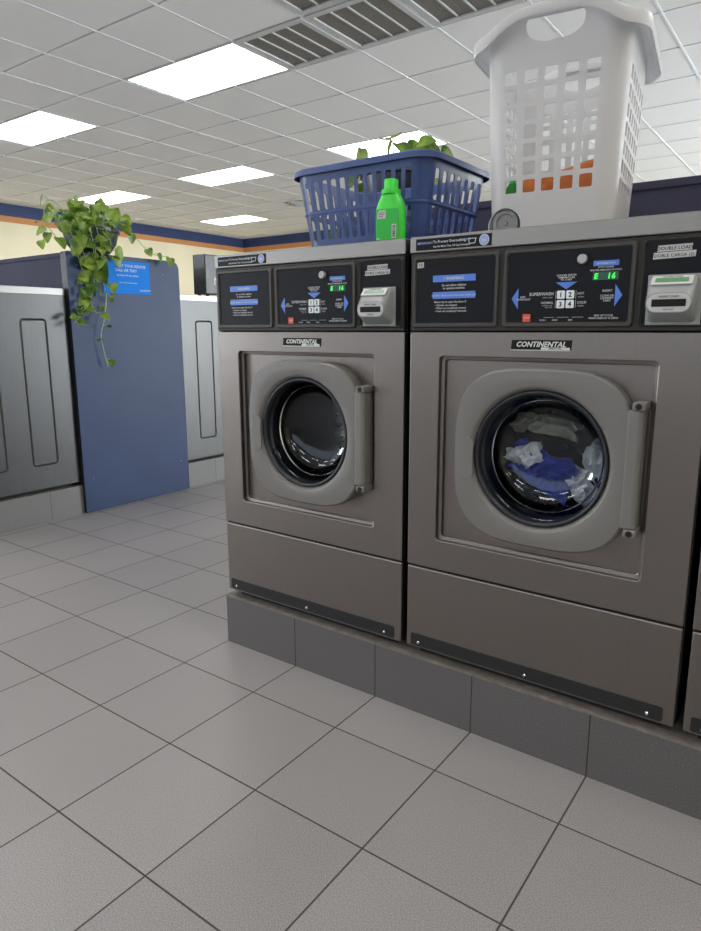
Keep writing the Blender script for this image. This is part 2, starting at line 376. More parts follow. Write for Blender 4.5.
def ceiling_light(k, j):
    x0, x1, y0, y1 = gx(k+2), gx(k), gy(j), gy(j+1)
    x0 = max(x0, XL+.01); x1 = min(x1, XR-.02)
    cx, cy = (x0+x1)/2, (y0+y1)/2
    t = empty('ceiling_light', (cx, cy, H))
    hx, hy = (x1-x0)/2, (y1-y0)/2-.004
    b = MB()
    for a0, a1, c0, c1 in ((-hx, hx, -hy, -hy+.025), (-hx, hx, hy-.025, hy), (-hx, -hx+.03, -hy+.025, hy-.025), (hx-.03, hx, -hy+.025, hy-.025)):
        b.box(a0, a1, c0, c1, .0, .03)
    b.box(-hx, hx, -hy, hy, .085, .1)
    b.build('frame', 'vent_frame', t)
    b = MB(); b.box(-hx+.03, hx-.03, -hy+.025, hy-.025, .006, .012); b.build('diffuser', 'diffuser', t)
    return t
LL = {(4, 1): 'rectangular ceiling light next to the air grilles, largest lit panel in the photo',
      (8, 1): 'rectangular ceiling light at the left edge of the photo',
      (8, 5): 'rectangular ceiling light in the middle distance, right of the hanging plant',
      (12, 5): 'rectangular ceiling light directly above the hanging pothos plant',
      (12, 9): 'farthest small ceiling light, near the corner of the back wall',
      (4, 5): 'rectangular ceiling light partly hidden behind the blue laundry basket',
      }
for k, j in lights:
    t = ceiling_light(k, j)
    tag(t, LL.get((k, j), 'rectangular ceiling light outside the picture'), 'ceiling light', 'lit rectangular ceiling lights' if (k, j) in LL else 'ceiling lights outside the picture')

def vent(k, j, label):
    x0, x1, y0, y1 = gx(k+1), gx(k), gy(j), gy(j+1)
    t = empty('air_vent', ((x0+x1)/2, (y0+y1)/2, H)); tag(t, label, 'air vent', 'ceiling air grilles')
    hx, hy = (x1-x0)/2-.013, (y1-y0)/2-.008
    b = MB()
    b.box(-hx, hx, -hy, -hy+.045, -.006, .02); b.box(-hx, hx, hy-.045, hy, -.006, .02)
    b.box(-hx, -hx+.04, -hy+.045, hy-.045, -.006, .02); b.box(hx-.04, hx, -hy+.045, hy-.045, -.006, .02)
    b.build('frame', 'vent_frame', t, bevel=.002)
    w = 2*(hx-.04); n = 4
    for i in range(1, n):
        x = -hx+.04+w*i/n
        b = MB(); b.box(x-.006, x+.006, -hy+.045, hy-.045, -.003, .02); b.build('divider_bar', 'vent_frame', t)
    b = MB(); b.box(-hx+.03, hx-.03, -hy+.03, hy-.03, .004, .012)
    b.build('grille_mesh', 'vent_mesh', t)
vent(3, 1, 'ceiling air grille directly beside the big ceiling light')
vent(2, 1, 'middle ceiling air grille of the row of three')
vent(1, 1, 'ceiling air grille nearest the white hamper')
vent(2, 0, 'ceiling air grille cut off by the top edge of the photo')
# small round-ish supply diffuser far away
t = empty('air_diffuser', (-6.30, 6.93, H)); tag(t, 'small square ceiling air diffuser far off, left of the blue basket', 'air diffuser')
b = MB()
for i, r in enumerate((.24, .17, .10)):
    b.lathe((0, 0), [(r, -.004-.012*i), (r-.035, -.022-.012*i), (r-.04, -.012*i), (r, -.004-.012*i)], n=4, axis='z')
o = b.build('louvre', 'vent_frame', t)
b = MB(); b.box(-.17, .17, -.17, .17, -.004, 0.0); b.build('backing', 'vent_mesh', t)

# plinths (tiled kerbs the machines stand on)
PZ = .167; PYF = .1904
def plinth(n, x0, x1, y0, y1):
    bm = MB(); bm.box(x0, x1, y0, y1, 0, PZ-.004)
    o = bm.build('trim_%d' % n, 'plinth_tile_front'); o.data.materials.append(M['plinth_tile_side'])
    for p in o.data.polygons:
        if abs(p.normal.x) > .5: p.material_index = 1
    struct(o)
    bm = MB(); bm.box(x0-.001, x1+.001, y0-.001, y1+.001, PZ-.004, PZ)
    struct(bm.build('trim_%d' % (n+1), 'plinth_trim'))
plinth(5, -.914, XR, PYF, 2.25)
plinth(7, XL, -2.795, PYF, 2.25)

# bulkheads between the back-to-back rows
def bulkhead(name, x0, x1, label, end_m):
    t = empty(name, (x1 if end_m else x0, 1.22, PZ)); tag(t, label, 'partition')
    ox = -t.location.x
    b = MB(); b.box(x0, x1, .845, 1.595, PZ+.002, 1.44); b.build('body', 'slate_panel', t, off=(ox, -1.22, -PZ))
    b = MB(); b.box(x0, x1, .84, 1.60, 1.44, 1.462); b.build('top_rail', 'slate_panel', t, off=(ox, -1.22, -PZ), bevel=.002)
    return t
tl = bulkhead('partition', -9.2, -2.83, 'dark blue partition between the left machines, wide blue end panel facing the aisle', 1)
tr_ = bulkhead('partition', -.885, XR-.3, 'dark slate partition behind the row of washers, visible right of the white hamper', 0)
def end_panel(t, xa, xb):
    pts = [(.842, .0), (1.598, .0)]
    pts = [(.842, .003), (1.605, .003)]
    for i in range(9):
        a = R(i*90/8); pts.append((1.605-.05+math.cos(a)*.05, 1.469-.05+math.sin(a)*.05))
    for i in range(5):
        a = R(90+i*90/4); pts.append((.842+.012+math.cos(a)*.012, 1.469-.012+math.sin(a)*.012))
    b = MB(); b.loops([[(xa, y, z) for y, z in pts], [(xb, y, z) for y, z in pts]], cap0=True, cap1=True)
    o = b.build('end_panel', 'navy_panel', t, off=(-t.location.x, -1.22, -PZ), bevel=.0015)
    o.data.materials.append(M['panel_edge'])
    for p in o.data.polygons:
        if p.normal.y < -.9 : p.material_index = 1
    return o
ep = end_panel(tl, -2.83, -2.772); ep['label'] = 'navy blue end panel with rounded top corner'
b = MB()
for y, z in ((1.479, 1.382), (.90, 1.395), (1.545, .2), (.90, .2)):
    b.lathe((0, 0), [(.0001, .004), (.003, .003), (.004, 0)], n=10)
    for v in b.bm.verts[-30:]:
        x_, y_, z_ = v.co; v.co = (-2.772+y_, y+x_, z+z_)
b.build('screws', 'chrome', tl, off=(2.83, -1.22, -PZ))
end_panel(tr_, -.93, -.885)

# ------------------------------------------------------------------ washing machine
WM = .689
def make_washer():
    root = empty('washing_machine', (0, 0, 0))
    OFF = (0, 0, -PZ)
    D = .635
    # carcass: sides, back, bottom, top with raised rectangles pressed in the sides
    b = MB()
    z0, z1 = .190, 1.236
    b.box(0, .0015, .012, D, z0, z1); b.box(WM-.0015, WM, .012, D, z0, z1)
    b.box(.0015, WM-.0015, D-.004, D, z0, z1); b.box(.0015, WM-.0015, .012, D-.004, z0, z0+.004); b.box(.0015, WM-.0015, .012, D-.004, z1-.004, z1)
    def emb(x, sgn, ya, yb):
        o_ = rrect(ya, yb, .318, 1.11, .022, 4); i_ = rrect(ya+.006, yb-.006, .324, 1.104, .017, 4); j_ = rrect(ya+.012, yb-.012, .330, 1.098, .012, 4)
        b.loops([[(x, y, z) for y, z in o_], [(x+sgn*.004, y, z) for y, z in i_], [(x+sgn*.0005, y, z) for y, z in j_]])
    for x, s in ((0, -1), (WM, 1)):
        emb(x, s, .365, .515); emb(x, s, .085, .235)
        b.box(x-.0008 if s < 0 else x, x if s < 0 else x+.0008, .012, D, .214, .217)
        for yy in (.32, .58): 
            n0 = len(b.bm.verts); b.lathe((0, 0), [(.0001, .004), (.005, .003), (.006, 0)], n=10); b.bm.verts.ensure_lookup_table()
            for v in b.bm.verts[n0:]:
                x_, y_, z_ = v.co; v.co = (x+s*y_, yy+x_, .203+z_)
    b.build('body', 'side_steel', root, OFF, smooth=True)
    b = MB(); b.box(.03, WM-.03, .03, D-.03, PZ, .190); b.build('base', 'gap_black', root, OFF)
    # front panel with recess
    rx0, rx1, rz0, rz1 = .086, .594, .508, .984
    b = MB(); b.box(.001, WM-.001, 0, .012, .4275, 1.043)
    o = b.build('front_panel', 'steel', root)
    c = MB(); c.prism(rrect(rx0, rx1, rz0, rz1, .010, 4), -.05, .05); cut(o, c)
    b = MB(); b.bm.from_mesh(o.data); bpy.data.objects.remove(o)
    # sloping rim of the recess and the recessed plate with its round opening
    n = 4
    A = rrect(rx0, rx1, rz0, rz1, .010, n); B = rrect(rx0+.009, rx1-.009, rz0+.009, rz1-.009, .008, n)
    b.loops([[(x, .012, z) for x, z in A], [(x, .014, z) for x, z in B], [(x, .022, z) for x, z in B]])
    dcx, dcz = .355, .754
    # plate: radial fan from rounded rectangle to circle
    NN = 96; rect = []; circ = []
    for i in range(NN):
        a = 2*math.pi*i/NN; ca, sa = math.cos(a), math.sin(a)
        hx = (rx1-.009-dcx) if ca > 0 else (dcx-rx0-.009); hz = (rz1-.009-dcz) if sa > 0 else (dcz-rz0-.009)
        t = min(hx/abs(ca) if abs(ca) > 1e-6 else 9, hz/abs(sa) if abs(sa) > 1e-6 else 9)
        rect.append((dcx+ca*t, .0215, dcz+sa*t)); circ.append((dcx+ca*.172, .0215, dcz+sa*.172))
    for sx, xx in ((1, rx1-.009), (-1, rx0+.009)):
        for sz, zz in ((1, rz1-.009), (-1, rz0+.009)):
            i = min(range(NN), key=lambda q: (rect[q][0]-xx)**2+(rect[q][2]-zz)**2); rect[i] = (xx, .0215, zz)
    b.loops([rect, circ])
    b.build('front_panel', 'steel', root, OFF, bevel=.0022, smooth=False)
    # lower service panel
    b = MB(); b.box(.001, WM-.001, .001, .012, .188, .4225)
    lp = b.build('lower_panel', 'steel', root, OFF, bevel=.004)
    b = MB(); b.box(.004, WM-.004, .006, .012, .4225, .4275); b.build('panel_seam', 'gap_black', root, OFF)
    b = MB(); b.prism(rrect(.016, .664, .195, .229, .005, 3), -.0015, .002); b.build('kick_strip', 'dark_strip', root, OFF, bevel=.0008)
    for xx in (.04, .345, .632):
        b = MB(); b.lathe((xx, .205), [(.0001, -.0045), (.003, -.004), (.0045, -.0015)], n=12, cap0=True); b.build('screw', 'chrome', root, OFF, smooth=True)
    # console housing
    b = MB(); b.box(.002, WM-.002, -.002, .03, 1.0455, 1.232)
    cons = b.build('console', 'black_housing', root, OFF, bevel=.002)
    # top cap
    b = MB(); b.box(-.001, WM+.001, -.004, D, 1.2335, 1.272)
    b.build('top_cap', 'steel_cap', root, OFF, bevel=.0025)
    b = MB(); b.prism([(.016, 1.2385), (.2165, 1.2385), (.2165, 1.2655), (.016, 1.2655)], -.0048, -.0040)
    st = b.build('cap_sticker', 'panel_black', root, OFF)
    lettering('lettering', [('To Prevent Oversudsing,', .064, 1.2535, .0062, 'LEFT', 0), ('Use No More Than 1/4 Cup Detergent', .064, 1.2435, .0044, 'LEFT', 0)], -.0049, 'white_ink', st, OFF)
    lettering('blue_lettering', [('IMPORTANT', .020, 1.2525, .0055, 'LEFT', 0), ('ALWAYS', .136, 1.2545, .005, 'LEFT', 0)], -.0049, 'pale_blue_ink', st, OFF)
    b = MB()
    b.prism([(.160, 1.246), (.175, 1.246), (.178, 1.258), (.1765, 1.258), (.1738, 1.2475), (.161, 1.2475), (.1585, 1.258), (.157, 1.258)], -.0051, -.0048)
    b.box(.1565, .1785, -.0051, -.0048, 1.2565, 1.258)
    b.build('cup_symbol', 'white_ink', st, OFF)
    b = MB(); b.cyl((.198, 1.252), .0125, -.0052, -.0048, 28); bd = b.build('round_badge', 'pale_blue_ink', st, OFF)
    b = MB(); b.lathe((.198, 1.252), [(.0112, -.0053), (.0122, -.0054), (.0125, -.0052), (.0108, -.0052)], n=28)
    b.bm.faces.ensure_lookup_table(); b.build('badge_ring', 'white_ink', st, OFF)
    lettering('badge_lettering', [('he', .198, 1.2475, .0088, 'CENTER', 0)], -.0054, 'white_ink', st, OFF)

    def bezel(name, x0, x1, z0, z1, inner=.012):
        b = MB(); O = rrect(x0, x1, z0, z1, .009, 4); P = rrect(x0+.003, x1-.003, z0+.003, z1-.003, .007, 4)
        Q = rrect(x0+inner-.003, x1-inner+.003, z0+inner-.003, z1-inner+.003, .006, 4); Rr = rrect(x0+inner, x1-inner, z0+inner, z1-inner, .005, 4)
        b.loops([[(x, -.002, z) for x, z in O], [(x, -.008, z) for x, z in P], [(x, -.008, z) for x, z in Q], [(x, -.0035, z) for x, z in Rr]])
        t = b.build(name, 'frame_black', root, OFF, smooth=True)
        b = MB(); b.prism(rrect(x0+inner-.001, x1-inner+.001, z0+inner-.001, z1-inner+.001, .005, 4), -.0042, -.002)
        b.build('face', 'panel_black', t, OFF)
        return t
    F = -.0045
    def flat(name, m, pts, par, y=F, th=.0006): b = MB(); b.prism(pts, y-th, y); return b.build(name, m, par, OFF)
    def rc(x0, x1, z0, z1): return [(x0, z0), (x1, z0), (x1, z1), (x0, z1)]
    # instruction panel
    p1 = bezel('instruction_panel', .0075, .2395, 1.053, 1.2265)
    flat('warning_bar', 'blue_ink', rc(.0655, .1795, 1.162, 1.1775), p1); flat('warning_bar', 'blue_ink', rc(.0655, .1795, 1.1225, 1.1385), p1)
    lettering('bar_lettering', [('! WARNING', .1225, 1.1665, .0072, 'CENTER', 0), ('DO NOT OPEN DOOR WHILE MACHINE RUNS', .1225, 1.128, .0040, 'CENTER', 0)], F-.0007, 'pale_blue_ink' if 0 else 'white_ink', p1, OFF)
    lettering('lettering', [('Do not allow children', .123, 1.1515, .0052, 'CENTER', 0), ('to operate machine.', .123, 1.1445, .0052, 'CENTER', 0),
        ('Never try to open the door if:', .070, 1.1125, .0050, 'LEFT', 0), ('\u2022 Cylinder not stopped', .072, 1.105, .0046, 'LEFT', 0),
        ('\u2022 Water not completely drained', .072, 1.098, .0046, 'LEFT', 0), ('\u2022 Foam not completely removed', .072, 1.091, .0046, 'LEFT', 0)], F-.0002, 'white_ink', p1, OFF)
    # control panel
    p2 = bezel('control_panel', .2485, .5385, 1.053, 1.2265)
    flat('arrow', 'blue_ink', [(.2712, 1.117), (.2868, 1.094), (.2868, 1.140)], p2)
    flat('arrow', 'blue_ink', [(.5135, 1.119), (.4985, 1.141), (.4985, 1.096)], p2)
    flat('arrow', 'blue_ink', [(.395, 1.1345), (.4185, 1.1495), (.3715, 1.1495)], p2)
    flat('info_bar', 'blue_ink', rc(.4505, .5025, 1.1795, 1.190), p2)
    k = 0
    for i, (a, z) in enumerate(((.3762, 1.1145), (.3965, 1.1145), (.3762, 1.0945), (.3965, 1.0945))):
        bt = flat('button', 'button_white', rrect(a, a+.0172, z, z+.0172, .002, 2), p2, th=.0018)
        bt['label'] = 'white key numbered %d' % (i+1)
    lettering('button_numerals', [(str(i+1), a+.0086, z+.0035, .0105, 'CENTER', 0) for i, (a, z) in enumerate(((.3762, 1.1145), (.3965, 1.1145), (.3762, 1.0945), (.3965, 1.0945)))], F-.0019, 'black_ink', p2, OFF, bold=.0003)
    flat('stop_button', 'red_button', rrect(.2995, .3175, 1.066, 1.083, .001, 2), p2, th=.0012)
    flat('display', 'display_glass', rc(.4505, .5035, 1.1505, 1.1675), p2)
    lettering('display_digits', [('E', .4530, 1.1535, .0112, 'LEFT', .12), ('1', .4800, 1.1535, .0112, 'LEFT', .12), ('6', .4890, 1.1535, .0112, 'LEFT', .12)], F-.0008, 'led_green', p2, OFF, bold=.0005)
    b = MB(); b.lathe((.4275, 1.195), [(.0001, -.0135), (.0085, -.0135), (.0100, -.012), (.0102, -.004)], n=28, cap0=True)
    b.build('coin_lock', 'badge_silver', p2, OFF, smooth=True)
    lettering('lettering', [('SUPERWASH', .3685, 1.1225, .0070, 'RIGHT', 0), ('NORMAL', .3685, 1.1045, .0048, 'RIGHT', 0), ('HOT', .4205, 1.1225, .0048, 'LEFT', 0), ('COLD', .4205, 1.1035, .0052, 'LEFT', 0),
        ('CHOOSE WATER', .395, 1.1620, .0040, 'CENTER', 0), ('TEMPERATURE', .395, 1.1572, .0040, 'CENTER', 0), ('TO START', .395, 1.1524, .0040, 'CENTER', 0),
        ('ADD', .298, 1.1185, .0042, 'CENTER', 0), ('DETERGENT', .300, 1.1130, .0042, 'CENTER', 0), ('INSERT', .483, 1.1265, .0046, 'CENTER', 0),
        ('COINS OR', .483, 1.1165, .0042, 'CENTER', 0), ('LAUNDRY', .483, 1.1115, .0042, 'CENTER', 0), ('CARD', .483, 1.1065, .0042, 'CENTER', 0),
        ('DOOR LOCKED', .477, 1.1755, .0032, 'CENTER', 0), ('MINUTES REMAINING IN CYCLE', .477, 1.1695, .0032, 'CENTER', 0), ('END OF CYCLE', .478, 1.0760, .0040, 'CENTER', 0), ('WHEN DISPLAY IS ZERO', .478, 1.0705, .0040, 'CENTER', 0),
        ('WASH', .346, 1.0675, .0034, 'CENTER', 0), ('RINSE', .374, 1.0675, .0034, 'CENTER', 0), ('SPIN', .408, 1.0675, .0034, 'CENTER', 0),
        ('INFORMATION', .4765, 1.1825, .0040, 'CENTER', 0), ('STOP', .3085, 1.0725, .0042, 'CENTER', 0)], F-.0013, 'white_ink', p2, OFF)
    lettering('small_lettering', [('extra wash', .3660, 1.1165, .0036, 'RIGHT', 0), ('medium soil', .3660, 1.0995, .0034, 'RIGHT', 0), ('light soil', .3660, 1.0955, .0034, 'RIGHT', 0), ('whites', .4215, 1.1165, .0036, 'LEFT', 0), ('brights', .4215, 1.0975, .0036, 'LEFT', 0)], F-.0002, 'grey_ink', p2, OFF)
    b = MB()
    for a, c in ((.348, .372), (.378, .404), (.411, .436)): b.box(a, c, F-.0004, F, 1.0745, 1.0755)
    for a, z in ((.3725, 1.1145), (.3725, 1.0945), (.4165, 1.1145), (.4165, 1.0945)): b.box(a, a+.0012, F-.0004, F, z, z+.017)
    b.build('rule_lines', 'grey_ink', p2, OFF)
    # payment panel and card reader
    p3 = bezel('payment_panel', .5475, .6845, 1.053, 1.2265, inner=.006)
    flat('load_label', 'white_label', [(.5745, 1.200), (.6375, 1.201), (.6385, 1.213), (.5755, 1.212)], p3)
    flat('load_label', 'white_label', [(.5675, 1.186), (.6445, 1.188), (.6455, 1.200), (.5685, 1.1985)], p3, th=.0008)
    lettering('lettering', [('DOUBLE LOAD', .6060, 1.2030, .0068, 'CENTER', 0), ('DOBLE CARGA (2)', .6060, 1.1895, .0064, 'CENTER', 0)], F-.0010, 'black_ink', p3, OFF)
    t = MB(); t.box(.562, .664, -.0075, -.004, 1.0575, 1.156)
    rd = t.build('card_reader', 'reader_grey', p3, OFF, bevel=.0015)
    # wedge body: sloped top face carrying the screen, rounded snout with the slot
    def sec(x0, x1, z0, z1, y, r): return [(x, y, z) for x, z in rrect(x0, x1, z0, z1, r, 5)]
    b = MB(); b.loops([sec(.566, .656, 1.062, 1.153, -.006, .010), sec(.567, .655, 1.064, 1.152, -.014, .012),
                       sec(.568, .654, 1.074, 1.135, -.030, .014), sec(.568, .653, 1.079, 1.121, -.040, .018), sec(.570, .651, 1.081, 1.119, -.043, .0175)], cap1=True)
    b.build('reader_body', 'reader_grey', rd, OFF, smooth=True)
    flat('slot_face', 'white_label', rrect(.571, .650, 1.0825, 1.1175, .0170, 6), rd, y=-.043, th=.0008)
    flat('card_slot', 'black_ink', rc(.580, .642, 1.0925, 1.1065), rd, y=-.0436, th=.0012)
    lettering('lettering', [('INSERT CARD', .611, 1.1095, .0042, 'CENTER', 0), ('THIS WAY', .611, 1.0855, .0032, 'CENTER', 0)], -.0441, 'black_ink', rd, OFF)
    # screen on the slope from (y=-.014,z=1.152) to (y=-.030,z=1.135)
    sl = math.atan2(.0195, .0155)
    def slope(bm):  # build flat in xz around z=0 then tilt
        bmesh.ops.rotate(bm, verts=bm.verts[:], cent=(0, 0, 0), matrix=Matrix.Rotation(-R(43), 3, 'X'))
        bmesh.ops.translate(bm, verts=bm.verts[:], vec=(0, -.0243, 1.1435))
    for nm, m_, pts, th in (('screen_label', 'white_label', rc(.573, .648, -.0120, .0110), .0014), ('screen', 'lcd_green', rc(.580, .641, -.0065, .0045), .0020)):
        b = MB(); b.prism(pts, -th, .001); slope(b.bm); b.build(nm, m_, rd, OFF)
    o = lettering('screen_lettering', [('LAUNDRY CARD', .611, .0062, .0034, 'CENTER', 0)], -.0016, 'black_ink', rd)
    o.data.transform(Matrix.Translation((0, -.0243, 1.1435-PZ)) @ Matrix.Rotation(-R(43), 4, 'X'))
    # maker's badge
    flat('name_badge', 'black_ink', [(.273, 1.0035), (.412, 1.0035), (.414, 1.0255), (.275, 1.0255)], root, y=0, th=.002)
    bd = [c for c in root.children if c.name.startswith('name_badge')][-1]
    lettering('lettering', [('CONTINENTAL', .343, 1.0105, .0118, 'CENTER', .28)], -.0022, 'badge_letter', bd, OFF, bold=.0003)
    b = MB(); b.box(.345, .410, -.0026, -.002, 1.0042, 1.0092); b.box(.273, .412, -.0026, 0, 1.002, 1.0036); b.build('silver_trim', 'badge_letter', bd, OFF)
    lettering('small_lettering', [('GIRBAU INC.', .3775, 1.0050, .0038, 'CENTER', .1)], -.0028, 'black_ink', bd, OFF)

    # ---- door
    def squircle(a, hw, hh, n=3.3):
        ca, sa = math.cos(a), math.sin(a)
        r = (abs(ca/hw)**n+abs(sa/hh)**n)**(-1/n); return ca*r, sa*r
    NS = 128
    def ring(kind, y, s=1.0, r=.16):
        l = []
        for i in range(NS):
            a = 2*math.pi*i/NS
            if kind == 's': px, pz = squircle(a, .2105*s, .2095*s)
            elif kind == 'c': px, pz = math.cos(a)*r, math.sin(a)*r
            else:
                q = squircle(a, .2105, .2095); px = q[0]*(1-s)+math.cos(a)*r*s; pz = q[1]*(1-s)+math.sin(a)*r*s
            l.append((dcx+px, y, dcz+pz))
        return l
    b = MB()
    b.loops([ring('s', .020, .985), ring('s', -.020), ring('s', -.030, .995), ring('s', -.0345, .975), ring('m', -.036, .5, .170),
             ring('c', -.036, r=.172), ring('c', -.034, r=.167), ring('c', -.022, r=.160), ring('c', .021, r=.157)])
    door = b.build('door', 'door_grey', root, OFF, smooth=True)
    b = MB(); b.lathe((dcx, dcz), [(.1595, -.024), (.157, -.028), (.151, -.026), (.148, -.016), (.146, -.003), (.150, .012), (.150, .05)], n=96)
    b.build('rubber_gasket', 'gasket', door, OFF, smooth=True, auto=False)
    # glass bowl bulging into the drum
    b = MB(); b.lathe((dcx, dcz), [(.149, -.010), (.144, -.006), (.140, .006), (.134, .026), (.126, .044), (.112, .056), (.088, .064), (.045, .069), (.001, .070)], n=96, cap1=True)
    b.build('glass_bowl', 'door_glass', door, OFF, smooth=True, auto=False)
    b = MB(); b.lathe((dcx, dcz), [(.1345, .022), (.1365, .025), (.1345, .028), (.1325, .025), (.1345, .022)], n=96)
    b.build('glass_rim', 'chrome', door, OFF, smooth=True)
    # latch plate
    b = MB(); pts = [(.164, .690), (.182, .688), (.197, .694), (.1985, .712), (.1965, .754), (.1985, .780), (.196, .788), (.182, .793), (.164, .797)]
    b.prism(pts, -.0372, -.034); b.build('latch_plate', 'door_grey', door, OFF, bevel=.0015)
    # hinge bar + brackets
    b = MB(); b.loops([[(x, y, z) for x, y in ((.545, -.030), (.550, -.0375), (.572, -.0385), (.579, -.033), (.579, .010), (.545, .010))] for z in (.628, .884)], cap0=True, cap1=True)
    b.build('hinge_bar', 'door_grey', door, OFF, bevel=.003)
    for zz in (.6115, .8845):
        b = MB(); b.box(.5565, .5835, -.0425, .011, zz-.0005, zz+.0165 if zz < .7 else zz+.0165)
        b.build('hinge_bracket', 'door_grey', door, OFF, bevel=.003)
        b = MB(); b.lathe((.5695, zz+.008), [(.0001, -.0450), (.0062, -.0446), (.0068, -.0425)], n=20, cap0=True); b.build('hinge_bolt', 'gap_black', door, OFF, smooth=True)
    door.location.y = .010
    # tub and drum behind the door
    b = MB(); b.lathe((dcx, dcz), [(.172, .0215), (.168, .05), (.185, .058), (.235, .060), (.235, .42)], n=72); 
    b.build('drum', 'drum_steel', root, OFF, smooth=True)
    b = MB(); b.lathe((dcx, dcz), [(.235, .42), (.15, .405), (.06, .40), (.05, .385), (.001, .38)], n=72, cap1=True)
    for k_ in range(3):
        for i in range(14+k_*7):
            a = 2*math.pi*i/(14+k_*7); r = .08+.055*k_
            b.lathe((dcx+math.cos(a)*r, dcz+math.sin(a)*r), [(.010, .400), (.008, .397), (.006, .400)], n=10)
    b.build('drum_back', 'drum_steel', root, OFF, smooth=True)
    for k_ in range(3):
        a = R(90+120*k_+30); ca, sa = math.cos(a), math.sin(a)
        b = MB(); L_ = []
        for y in (.075, .41):
            L_.append([(dcx+ca*rr-sa*tt, y, dcz+sa*rr+ca*tt) for rr, tt in ((.236, -.035), (.175, -.008), (.175, .008), (.236, .035))])
        b.loops(L_, cap0=True, cap1=True); b.build('drum_paddle', 'drum_steel', root, OFF, bevel=.004)
    return root
X1, X2, X3 = -.913, -.2085, .496
washer = make_washer()
washer.location = (X2, .2004, PZ)
G = 'stainless steel front-loading washers in the front row'
tag(washer, 'stainless steel front-loading washer with blue and white laundry behind its round window', 'washing machine', G)
w1 = dup(washer, (X1, .2004, PZ)); tag(w1, 'stainless steel front-loading washer at the left end of the row, empty dark drum', 'washing machine', G)
w3 = dup(washer, (X3, .2004, PZ)); tag(w3, 'stainless steel front-loading washer cut off by the right edge of the photo', 'washing machine', G)
keep = ('body', 'base', 'front_panel', 'lower_panel', 'console', 'top_cap', 'door', 'kick_strip', 'drum', 'drum_back')
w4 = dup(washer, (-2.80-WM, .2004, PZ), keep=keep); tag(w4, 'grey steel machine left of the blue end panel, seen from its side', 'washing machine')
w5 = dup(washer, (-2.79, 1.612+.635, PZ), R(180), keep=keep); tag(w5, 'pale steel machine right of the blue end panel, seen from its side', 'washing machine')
# small sticker only on the middle washer
b = MB(); b.prism([(.0215, 1.197), (.039, 1.198), (.0395, 1.211), (.022, 1.210)], -.0052, -.0044)
s_ = b.build('number_sticker', 'white_label', [c for c in washer.children if c.name.startswith('instruction_panel')][0], (0, 0, -PZ))
lettering('lettering', [('10', .0305, 1.2005, .008, 'CENTER', 0)], -.0054, 'black_ink', s_, (0, 0, -PZ)).parent = s_.parent

# ------------------------------------------------------------------ laundry inside the middle washer
def cloth(name, label, m, c, size, seed, sc=9, amp=.05, rot=(0, 0, 0), n=64):
    bm = bmesh.new(); g = bmesh.ops.create_grid(bm, x_segments=n, y_segments=n, size=1)
    E_ = Euler(rot).to_matrix()
    for v in bm.verts:
        u, w = v.co.x, v.co.y
        p = Vector((u*size[0], w*size[1], 0))
        p += Vector((noise.noise(Vector((u*1.3+seed, w*1.3, 1)))*amp*.6, noise.noise(Vector((u*1.4, w*1.4+seed, 5)))*amp*.6, 0))
        q = Vector((p.x*sc+seed, p.y*sc, seed*.7))
        z = noise.noise(q)*amp+(.25-abs(noise.noise(q*1.9)))*amp*1.1+(.2-abs(noise.noise(q*4.1)))*amp*.8
        z += .03*(1-(u*u+w*w)*.7)
        v.co = E_ @ Vector((p.x, p.y, z))
    me = bpy.data.meshes.new(name); bm.to_mesh(me); bm.free(); me.materials.append(M[m])
    o = bpy.data.objects.new(name, me); C.objects.link(o); o.location = c
    for p in me.polygons: p.use_smooth = True
    sd = o.modifiers.new('thick', 'SOLIDIFY'); sd.thickness = .002
    s2 = o.modifiers.new('sub', 'SUBSURF'); s2.levels = 1; s2.render_levels = 1
    tag(o, label, 'laundry', 'laundry turning in the middle washer'); return o
DX, DZ = X2+.355, .754
cloth('garment', 'bright blue wet garment pressed against the washer window', 'blue_cloth', (DX-.040, .332, DZ-.048), (.082, .052), 3.1, 12, .035, (R(78), R(24), 0))
cloth('garment', 'white cloth left of the blue garment behind the washer window', 'white_cloth', (DX-.078, .318, DZ-.018), (.045, .028), 7.7, 14, .03, (R(80), R(-20), 0))
cloth('garment', 'white cloth at the lower right of the laundry behind the washer window', 'white_cloth', (DX+.050, .352, DZ-.088), (.045, .03), 11.3, 14, .03, (R(72), R(40), 0))
cloth('garment', 'white crumpled cloth right of the blue garment behind the washer window', 'white_cloth', (DX+.085, .375, DZ-.025), (.035, .05), 15.3, 14, .035, (R(75), R(-30), 0))
cloth('garment', 'beige cloth at the upper left of the laundry behind the washer window', 'beige_cloth', (DX-.065, .40, DZ+.055), (.085, .028), 21.3, 13, .035, (R(75), R(5), 0))
cloth('garment', 'dark garment at the bottom of the laundry behind the washer window', 'black_cloth', (DX+.0, .44, DZ-.11), (.13, .06), 31.3, 8, .05, (R(50), 0, 0))

